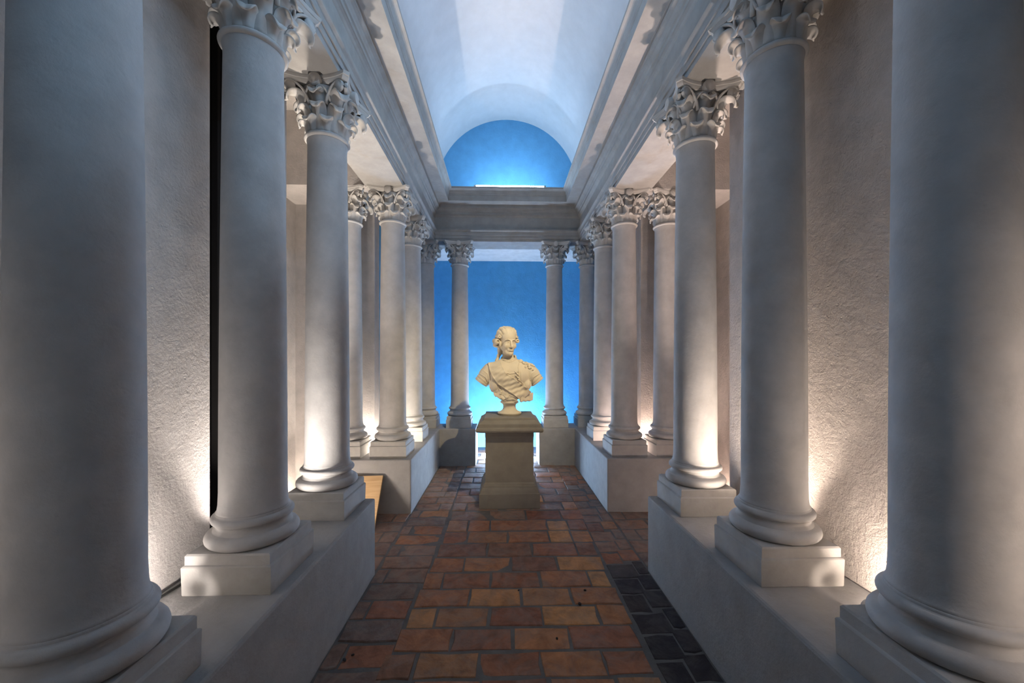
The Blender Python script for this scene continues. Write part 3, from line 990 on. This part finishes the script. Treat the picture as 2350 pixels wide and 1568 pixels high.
def hair_field():
    f = Field((-0.190, -0.140, 0.490), (0.150, 0.180, 0.925), 0.0032)
    f.frame(HR, HO)
    f.ell((0, 0.040, 0.064), (0.086, 0.104, 0.090), 0.012)
    # locks combed up and back from the hairline, fuller toward the temples
    nl = 27
    for i in range(nl):
        q = -1 + 2 * i / (nl - 1)
        a = q * 1.50
        e = abs(q)
        w1 = 0.004 * math.sin(i * 5.1)
        p0 = (0.066 * math.sin(a), -0.074 + 0.062 * e ** 2.2, 0.086 - 0.060 * e ** 2.6 + 0.002 * math.sin(i * 4.3))
        p1 = (0.086 * math.sin(a) + w1, -0.044 + 0.050 * e ** 2, 0.126 - 0.058 * e ** 2.8 + 0.004 * math.sin(i * 3.7))
        p2 = (0.088 * math.sin(a) + w1, 0.014 + 0.020 * e, 0.146 - 0.062 * e ** 2.6 + 0.003 * math.sin(i * 2.9))
        p3 = (0.076 * math.sin(a), 0.120, 0.066 - 0.03 * e)
        r = 0.0085 + 0.0040 * math.sin(i * 2.3) ** 2
        f.cap(p0, p1, 0.0045, r, 0.005)
        f.cap(p1, p2, r, r + 0.003, 0.004)
        f.cap(p2, p3, r + 0.003, r + 0.002, 0.005)
    # rolled curls beside the ears
    for s, zz, r, x, y in ((-1, 0.050, 0.021, 0.094, 0.010), (-1, 0.004, 0.030, 0.106, 0.030), (-1, -0.034, 0.022, 0.094, 0.060),
                           (1, 0.056, 0.015, 0.090, -0.004), (1, 0.018, 0.024, 0.098, 0.006)):
        c0 = (s * x, y, zz)
        f.cap((s * x, y - 0.020, zz), (s * x * 0.94, y + 0.060, zz + 0.006), r, r * 0.9, 0.004,
              ridge=lambda X, Y, Z, t, c=c0: 0.0010 * np.sin(3 * np.arctan2(Z - c[2], X - c[0]) + 30 * t))
        f.ell((s * x, y - 0.020 - r, zz), (r * 0.42, r * 0.8, r * 0.42), 0.004, sub=True)
    # queue at the nape
    f.cap((-0.020, 0.095, 0.010), (-0.030, 0.098, -0.090), 0.050, 0.034, 0.02)
    f.frame()
    f.cap((-0.080, 0.066, 0.650), (-0.100, 0.052, 0.595), 0.022, 0.020, 0.012)
    f.ell((-0.108, 0.046, 0.585), (0.020, 0.014, 0.012), 0.004)
    f.cap((-0.102, 0.050, 0.590), (-0.128, 0.036, 0.530), 0.014, 0.017, 0.006)
    return f

def cravat_field():
    f = Field((-0.140, -0.130, 0.460), (0.130, 0.125, 0.640), 0.0030)
    def ring(z, rx, ry, r, tilt, wob=0.0, n=26, k=0.003):
        pts = []
        for i in range(n + 1):
            a = 2 * PI * i / n
            pts.append((-0.008 + rx * math.cos(a), 0.020 + ry * math.sin(a), z + tilt * math.sin(a) + wob * math.sin(5 * a) + 0.010 * math.cos(a)))
        f.path(pts, r, k)
    ring(0.558, 0.070, 0.078, 0.0085, 0.026, 0.004)
    ring(0.545, 0.074, 0.084, 0.0085, 0.028, 0.002)
    ring(0.532, 0.077, 0.088, 0.0080, 0.030, 0.002)
    ring(0.518, 0.084, 0.098, 0.0070, 0.032)
    return f

def trimmings_field(sk):
    """Shoulder knot, jabot, frills and the order at the waist."""
    f = Field((-0.200, -0.190, 0.115), (0.290, 0.060, 0.585), 0.0030)
    rnd = random.Random(3)
    for i in range(20):
        t = i / 19
        x, z = 0.105 + 0.125 * t + rnd.uniform(-.010, .010), 0.530 - 0.058 * t + rnd.uniform(-.040, .012)
        y = sk.at(x, z)
        if y is None:
            continue
        a = rnd.uniform(0, 6)
        f.path([(x + 0.014 * math.cos(a), y + 0.004, z + 0.012 * math.sin(a)), (x, y - 0.010, z), (x + 0.014 * math.cos(a + 2), y + 0.004, z + 0.012 * math.sin(a + 2))], 0.0080, 0.006)
    f.path(sk.lay([(0.093, 0.515), (0.083, 0.470), (0.086, 0.420), (0.100, 0.330)], 0.003), 0.0042)
    for x, z in ((0.060, 0.418), (0.076, 0.400), (0.064, 0.384), (0.080, 0.366), (0.088, 0.346)):
        y = sk.at(x, z)
        f.path([(x - 0.011, y, z + 0.009), (x, y - 0.010, z), (x + 0.011, y, z - 0.010)], 0.0062, 0.004)
    for i in range(10):
        u = -0.150 + 0.0100 * i
        v = 0.214 - 0.004 * i
        y = sk.at(u, v)
        if y is not None:
            f.path([(u, y, v), (u + 0.006, y - 0.006, v - 0.022 + rnd.uniform(-.006, .006))], 0.0085, 0.003)
    for i in range(6):
        u, v = -0.108 + 0.005 * i, 0.292 - 0.016 * i
        f.ell((u + rnd.uniform(-.006, .006), sk.at(u, v) - 0.003, v), (0.012, 0.011, 0.010), 0.004)
    y = sk.at(-0.030, 0.176)
    for i in range(8):
        a = i * PI / 4
        u, v = -0.030 + 0.034 * math.cos(a), 0.176 + 0.028 * math.sin(a)
        f.cap((-0.030, y - 0.006, 0.176), (u, sk.at(u, v), v), 0.0085, 0.0040, 0.003)
    f.path(sk.lay([(-0.100, 0.200), (-0.065, 0.172), (-0.020, 0.156), (0.030, 0.160), (0.070, 0.148)], 0.002), 0.0065, 0.004)
    f.path(sk.lay([(-0.090, 0.160), (-0.035, 0.138), (0.030, 0.134), (0.075, 0.140)], 0.000), 0.0070, 0.005)
    f.path(sk.lay([(0.000, 0.200), (0.045, 0.180), (0.075, 0.160)], 0.001), 0.0060, 0.005)
    return f

BF = body_field()
obj('body', BF.mesh('body'), 'bust', bust)
obj('wig', hair_field().mesh('wig'), 'bust', bust)
obj('cravat', cravat_field().mesh('cravat'), 'bust', bust)
obj('trimmings', trimmings_field(Skin(BF)).mesh('trimmings'), 'bust', bust)

def front_map(f):
    """Depth of the first surface met from the front, per (u, v) of the field's grid."""
    ins = f.F < 0
    hit = ins.any(1)
    k = ins.argmax(1)
    y = f.ax[1][k].astype(float)
    y[~hit] = np.nan
    return y
YM = front_map(BF)
def front_y(u, v, win=4):
    i = int(round((u - BF.lo[0]) / BF.h))
    j = int(round((v - BF.lo[2]) / BF.h))
    a = YM[max(0, i - win):i + win + 1, max(0, j - win):j + win + 1]
    a = a[~np.isnan(a)]
    return float(np.mean(a)) if len(a) else None

def poly_at(P, t):
    L = [0]
    for a, b in zip(P[:-1], P[1:]):
        L.append(L[-1] + math.dist(a, b))
    d = t * L[-1]
    for i in range(len(P) - 1):
        if d <= L[i + 1] + 1e-9:
            q = (d - L[i]) / (L[i + 1] - L[i])
            return tuple(P[i][c] + (P[i + 1][c] - P[i][c]) * q for c in range(2))
    return P[-1]

def sash():
    up = [(-0.087, 0.528), (-0.066, 0.470), (-0.034, 0.409), (0.058, 0.350), (0.157, 0.274), (0.205, 0.232), (0.213, 0.225)]
    lo = [(-0.212, 0.512), (-0.195, 0.440), (-0.166, 0.376), (-0.113, 0.304), (-0.034, 0.251), (0.045, 0.198), (0.118, 0.135)]
    nt_, ns_ = 60, 22
    V, last = [], 0
    grid = np.zeros((nt_ + 1, ns_ + 1, 3))
    for i in range(nt_ + 1):
        t = i / nt_
        a, b = poly_at(up, t), poly_at(lo, t)
        for j in range(ns_ + 1):
            s = j / ns_
            u, v = a[0] + (b[0] - a[0]) * s, a[1] + (b[1] - a[1]) * s
            y = front_y(u, v)
            grid[i, j] = (u, np.nan if y is None else y, v)
    Y = grid[:, :, 1]
    bad = np.isnan(Y)
    Y[bad] = -0.03
    for _ in range(10):
        Yp = np.pad(Y, 1, mode='edge')
        Y = np.minimum((Yp[2:, 1:-1] + Yp[:-2, 1:-1] + Yp[1:-1, 2:] + Yp[1:-1, :-2]) / 4, Y + 0.002)
    for i in range(nt_ + 1):
        for j in range(ns_ + 1):
            t, s = i / nt_, j / ns_
            fold = 0.0050 * math.sin(46 * t + 5 * s + 1.6 * math.sin(9 * t)) * (0.4 + 0.6 * t) + 0.002 * math.sin(83 * t - 7 * s)
            edge = 0.004 * (math.exp(-(s / 0.05) ** 2) + math.exp(-((1 - s) / 0.05) ** 2))
            grid[i, j, 1] = Y[i, j] - 0.016 - fold - edge
    n1 = ns_ + 1
    F = []
    Fr = [tuple(p) for p in grid.reshape(-1, 3)]
    Bk = [(x, y + 0.024, z) for x, y, z in Fr]
    o = len(Fr)
    for i in range(nt_):
        for j in range(ns_):
            a = i * n1 + j
            F += [(a, a + 1, a + n1 + 1, a + n1), (o + a, o + a + n1, o + a + n1 + 1, o + a + 1)]
        for j in (0, ns_):
            a = i * n1 + j
            F.append((a, a + n1, o + a + n1, o + a))
    for i in (0, nt_):
        for j in range(ns_):
            a = i * n1 + j
            F.append((a, a + 1, o + a + 1, o + a))
    return mesh('sash', Fr + Bk, F, True)
obj('sash', sash(), 'bust', bust)
# gathered tail of the sash at the hip
tail = Field((0.080, -0.140, 0.105), (0.245, 0.070, 0.275), 0.0034)
for i in range(6):
    x = 0.118 + 0.021 * i
    tail.cap((x + 0.006, -0.062 + 0.018 * i, 0.212 - 0.002 * i), (x - 0.004, -0.066 + 0.018 * i, 0.140 + 0.006 * (i % 2)), 0.011, 0.016, 0.014)
obj('sash_tail', tail.mesh('sash_tail'), 'bust', bust)
# turned socle
obj('socle', lathe('socle', [(0.108, 0.0), (0.116, 0.004)] + arc(0.108, 0.016, 0.011, -70, 90, 6) + [(0.098, 0.030), (0.092, 0.034), (0.078, 0.042), (0.067, 0.056), (0.062, 0.074), (0.062, 0.088), (0.068, 0.102), (0.082, 0.112), (0.090, 0.118), (0.090, 0.128), (0.075, 0.140), (0.055, 0.150)], 48), 'bust', bust)

# ------------------------------------------------------------------ leaning board
bd = tag(empty('board', (-1.10, 3.135, 0)), 'pale wooden board leaning on the low wall in the left recess', 'board')
ang = math.atan2(0.285, 0.352)
bme = box_mesh('panel', [(-0.50, 0.0, 0.0, 0.020, 0.0, 0.450)], bevel=0.002)
obj('panel', bme, 'wood', bd, rot=(-ang, 0, 0.06))

# ------------------------------------------------------------------ lamps
def tube_lamp(name, a, b, col, strength, label, rad=0.013, shade=None, open_=150):
    """Bare light tube with two caps, glowing along its length."""
    a, b = Vector(a), Vector(b)
    t = tag(empty(name, (a + b) / 2), label, 'lamp', 'light tubes laid about the hall')
    d = b - a
    L = d.length
    q = d.to_track_quat('Z', 'Y')
    g = lathe('tube', [(rad, -L / 2), (rad, L / 2)], 10)
    o = obj('tube', g, emit('tube_glow', col, strength), t)
    o.rotation_euler = q.to_euler()
    for s in (-1, 1):
        c = obj('end_cap', lathe('end_cap', [(rad * 1.25, -0.014), (rad * 1.25, 0.014)], 12), 'lampbody', t)
        c.rotation_euler = q.to_euler()
        c.location = q @ Vector((0, 0, s * (L / 2 + 0.012)))
    if shade is not None:
        # unseen shield added to block light on the side that faces `shade`
        z_ = d.normalized()
        x_ = (Vector(shade) - z_ * Vector(shade).dot(z_)).normalized()
        y_ = z_.cross(x_)
        half = math.radians(180 - open_ / 2)
        V, F = [], []
        k = 14
        for r in (rad * 2.6, rad * 2.8):
            for e in (-1, 1):
                for i in range(k + 1):
                    an = -half + 2 * half * i / k
                    V.append(z_ * (e * (L / 2 + 0.03)) + x_ * (r * math.cos(an)) + y_ * (r * math.sin(an)))
        n = k + 1
        for i in range(k):
            F += [(i, i + 1, n + i + 1, n + i), (2 * n + i, 3 * n + i, 3 * n + i + 1, 2 * n + i + 1)]
            F += [(i, 2 * n + i, 2 * n + i + 1, i + 1), (n + i, n + i + 1, 3 * n + i + 1, 3 * n + i)]
        F += [(0, n, 3 * n, 2 * n), (k, 2 * n + k, 3 * n + k, n + k)]
        obj('added_shield', mesh('added_shield', V, F, False), 'lampbody', t)
    return t

def uplight(x, y, z, col, power, label, spread=64, tilt=0.0):
    """Round floor lamp shining straight up."""
    t = tag(empty('uplight', (x, y, z)), label, 'lamp', 'small uplights hidden behind the columns')
    obj('housing', lathe('housing', [(0.030, 0.0), (0.034, 0.004), (0.034, 0.030), (0.031, 0.032), (0.031, 0.022), (0.0, 0.022)], 18, cap=False), 'lampbody', t)
    l = bpy.data.lights.new('up_beam', 'AREA')
    l.shape, l.size, l.energy, l.color, l.spread = 'DISK', 0.055, power, col, math.radians(spread)
    o = bpy.data.objects.new('up_beam', l)
    C.objects.link(o)
    o.parent = t
    o.location = (0, 0, 0.031)
    o.rotation_euler = (PI - tilt, 0, 0)
    return t

tube_lamp('light_tube', (-0.86, -1.2, 3.575), (-0.86, 2.4, 3.575), COL_VAULT, P_VAULT_L, 'cool light tube on top of the left cornice')
tube_lamp('light_tube', (0.86, -1.2, 3.705), (0.86, 2.4, 3.705), COL_VAULT, P_VAULT_R, 'cool light tube on top of the right cornice', shade=(0.75, 0, 0.66), open_=170)
tube_lamp('light_tube', (-0.40, 4.885, 3.572), (0.46, 4.885, 3.572), COL_LUN, P_LUN, 'blue-white light tube on the end cornice below the lunette')
tube_lamp('light_tube', (-0.36, 5.52, 0.022), (0.36, 5.52, 0.022), COL_BLUE, P_BLUE, 'bright blue light tube on the floor behind the pedestal')
for s_, nm, col, pw in ((-1, 'left', COL_L, P_POST_L), (1, 'right', COL_R, P_POST_R)):
    wx = abs(WL if s_ < 0 else WR)
    tube_lamp('light_tube', (s_ * (wx - 0.06), 0.46, DADO + 0.03), (s_ * (wx - 0.06), 0.46, 1.50), col, pw * (1.5 if s_ < 0 else 5), 'upright warm light tube at the %s wall before the nearest column' % nm, rad=0.012, shade=(-s_ * 0.8, -0.6, 0), open_=170)
    tube_lamp('light_tube', (s_ * (COLX + 0.145), ROWS[0] + 0.02, PLINTH + 0.14), (s_ * (COLX + 0.145), ROWS[0] + 0.02, 1.25), col, pw * 2.6, 'unseen warm tube added to wash the wall beside the nearest %s column' % nm, rad=0.010)  # tube added out of view to spread light evenly up the wall
    tube_lamp('light_tube', (s_ * 1.20, 1.168, DADO + 0.026), (s_ * 1.20, 1.275, DADO + 0.026), col, P_LEDGE_L if s_ < 0 else P_LEDGE_R, 'short warm light tube on the ledge behind the nearest %s column' % nm, rad=0.009, shade=(-s_, 0.15, -0.3), open_=150)
    for i_, od in ((1, 'second'),):
        uplight(s_ * 1.19, 1.875, DADO, col, P_UP * 1.7, 'small uplight on the ledge behind the %s %s column' % (od, nm), spread=125, tilt=0.08)
for s_, nm, col, pw in ((-1, 'left', COL_ARM_L, P_ARM_L), (1, 'right', COL_ARM_R, P_ARM_R)):
    tube_lamp('light_tube', (s_ * 2.02, 3.40, 0.03), (s_ * 2.02, 3.85, 0.03), col, pw * 0.55, 'warm light tube on the floor in the corner of the %s recess' % nm)
    tube_lamp('light_tube', (s_ * 1.68, 3.85, DADO + 0.02), (s_ * 1.06, 3.85, DADO + 0.02), col, pw * 1.5, 'warm light tube behind the paired %s columns' % nm)
    tube_lamp('light_tube', (s_ * 1.80, 2.56, 0.03), (s_ * 1.50, 2.56, 0.03), col, pw * (3.2 if s_ < 0 else 1.0), 'warm light tube on the floor behind the low wall of the %s recess' % nm)
    uplight(s_ * 1.45, 2.72, 0.0, col, P_UP * 2.5, 'small uplight on the brick floor of the %s recess' % nm)

# warm spotlight on the right entablature, aimed at the bust
SP, AIM = Vector((0.83, 1.74, 3.18)), Vector((-0.06, PY + 0.05, 1.45))
sp = tag(empty('spotlight', SP), 'small warm spotlight fixed to the right entablature', 'lamp')
qd = (AIM - SP).to_track_quat('-Z', 'Y')
h_ = obj('housing', lathe('housing', [(0.020, 0.085), (0.028, 0.08), (0.028, 0.012), (0.032, 0.004), (0.032, 0.0), (0.026, 0.0), (0.024, 0.03)], 20, cap=False), 'lampbody', sp)
h_.rotation_euler = qd.to_euler()
obj('bracket', box_mesh('bracket', [(0.02, 0.140, -0.012, 0.012, -0.006, 0.006)], bevel=0.002), 'lampbody', sp)
ld = bpy.data.lights.new('spot_beam', 'SPOT')
ld.energy, ld.color, ld.spot_size, ld.spot_blend, ld.shadow_soft_size = P_SPOT, COL_SPOT, math.radians(50), 1.0, 0.015
lo = bpy.data.objects.new('spot_beam', ld)
C.objects.link(lo)
lo.parent = sp
lo.rotation_euler = qd.to_euler()

# cable on the ledge, crumbs on the paving
tag(obj('cable', tube('cable', [(-1.345, 0.9, DADO + 0.006), (-1.338, 1.2, DADO + 0.006), (-1.33, 1.42, DADO + 0.006), (-1.315, 1.55, DADO + 0.007), (-1.335, 1.72, DADO + 0.006)], 0.005), 'cable'), 'black cable lying along the ledge at the left wall', 'cable')
def crumb(i):
    rnd = random.Random(i)
    bm = bmesh.new()
    bmesh.ops.create_icosphere(bm, subdivisions=1, radius=1)
    for v in bm.verts:
        v.co *= rnd.uniform(0.7, 1.1)
    me = bpy.data.meshes.new('crumb')
    bm.to_mesh(me)
    bm.free()
    me.shade_smooth()
    return me
cr = [crumb(i) for i in range(3)]
for i, (x, y, r, lb) in enumerate([(0.363, 2.13, 0.011, 'largest dark crumb, right of centre on the brick paving'), (0.42, 2.26, 0.008, 'dark crumb just behind the largest one, toward the sooty bricks'),
                                   (0.03, 2.27, 0.006, 'dark crumb on the paving at mid hall, nearest the centre line'), (0.20, 1.87, 0.007, 'dark crumb on the front bricks, right of the centre line'),
                                   (-0.78, 1.76, 0.009, 'front one of two dark crumbs beside the left low wall'), (-0.755, 1.79, 0.007, 'rear one of two dark crumbs beside the left low wall')]):
    tag(obj('crumb', cr[i % 3], 'debris', None, (x, y, r * 0.55), (0, 0, i), (r, r * 1.3, r * 0.7)), lb, 'debris', 'dark crumbs scattered on the brick floor')
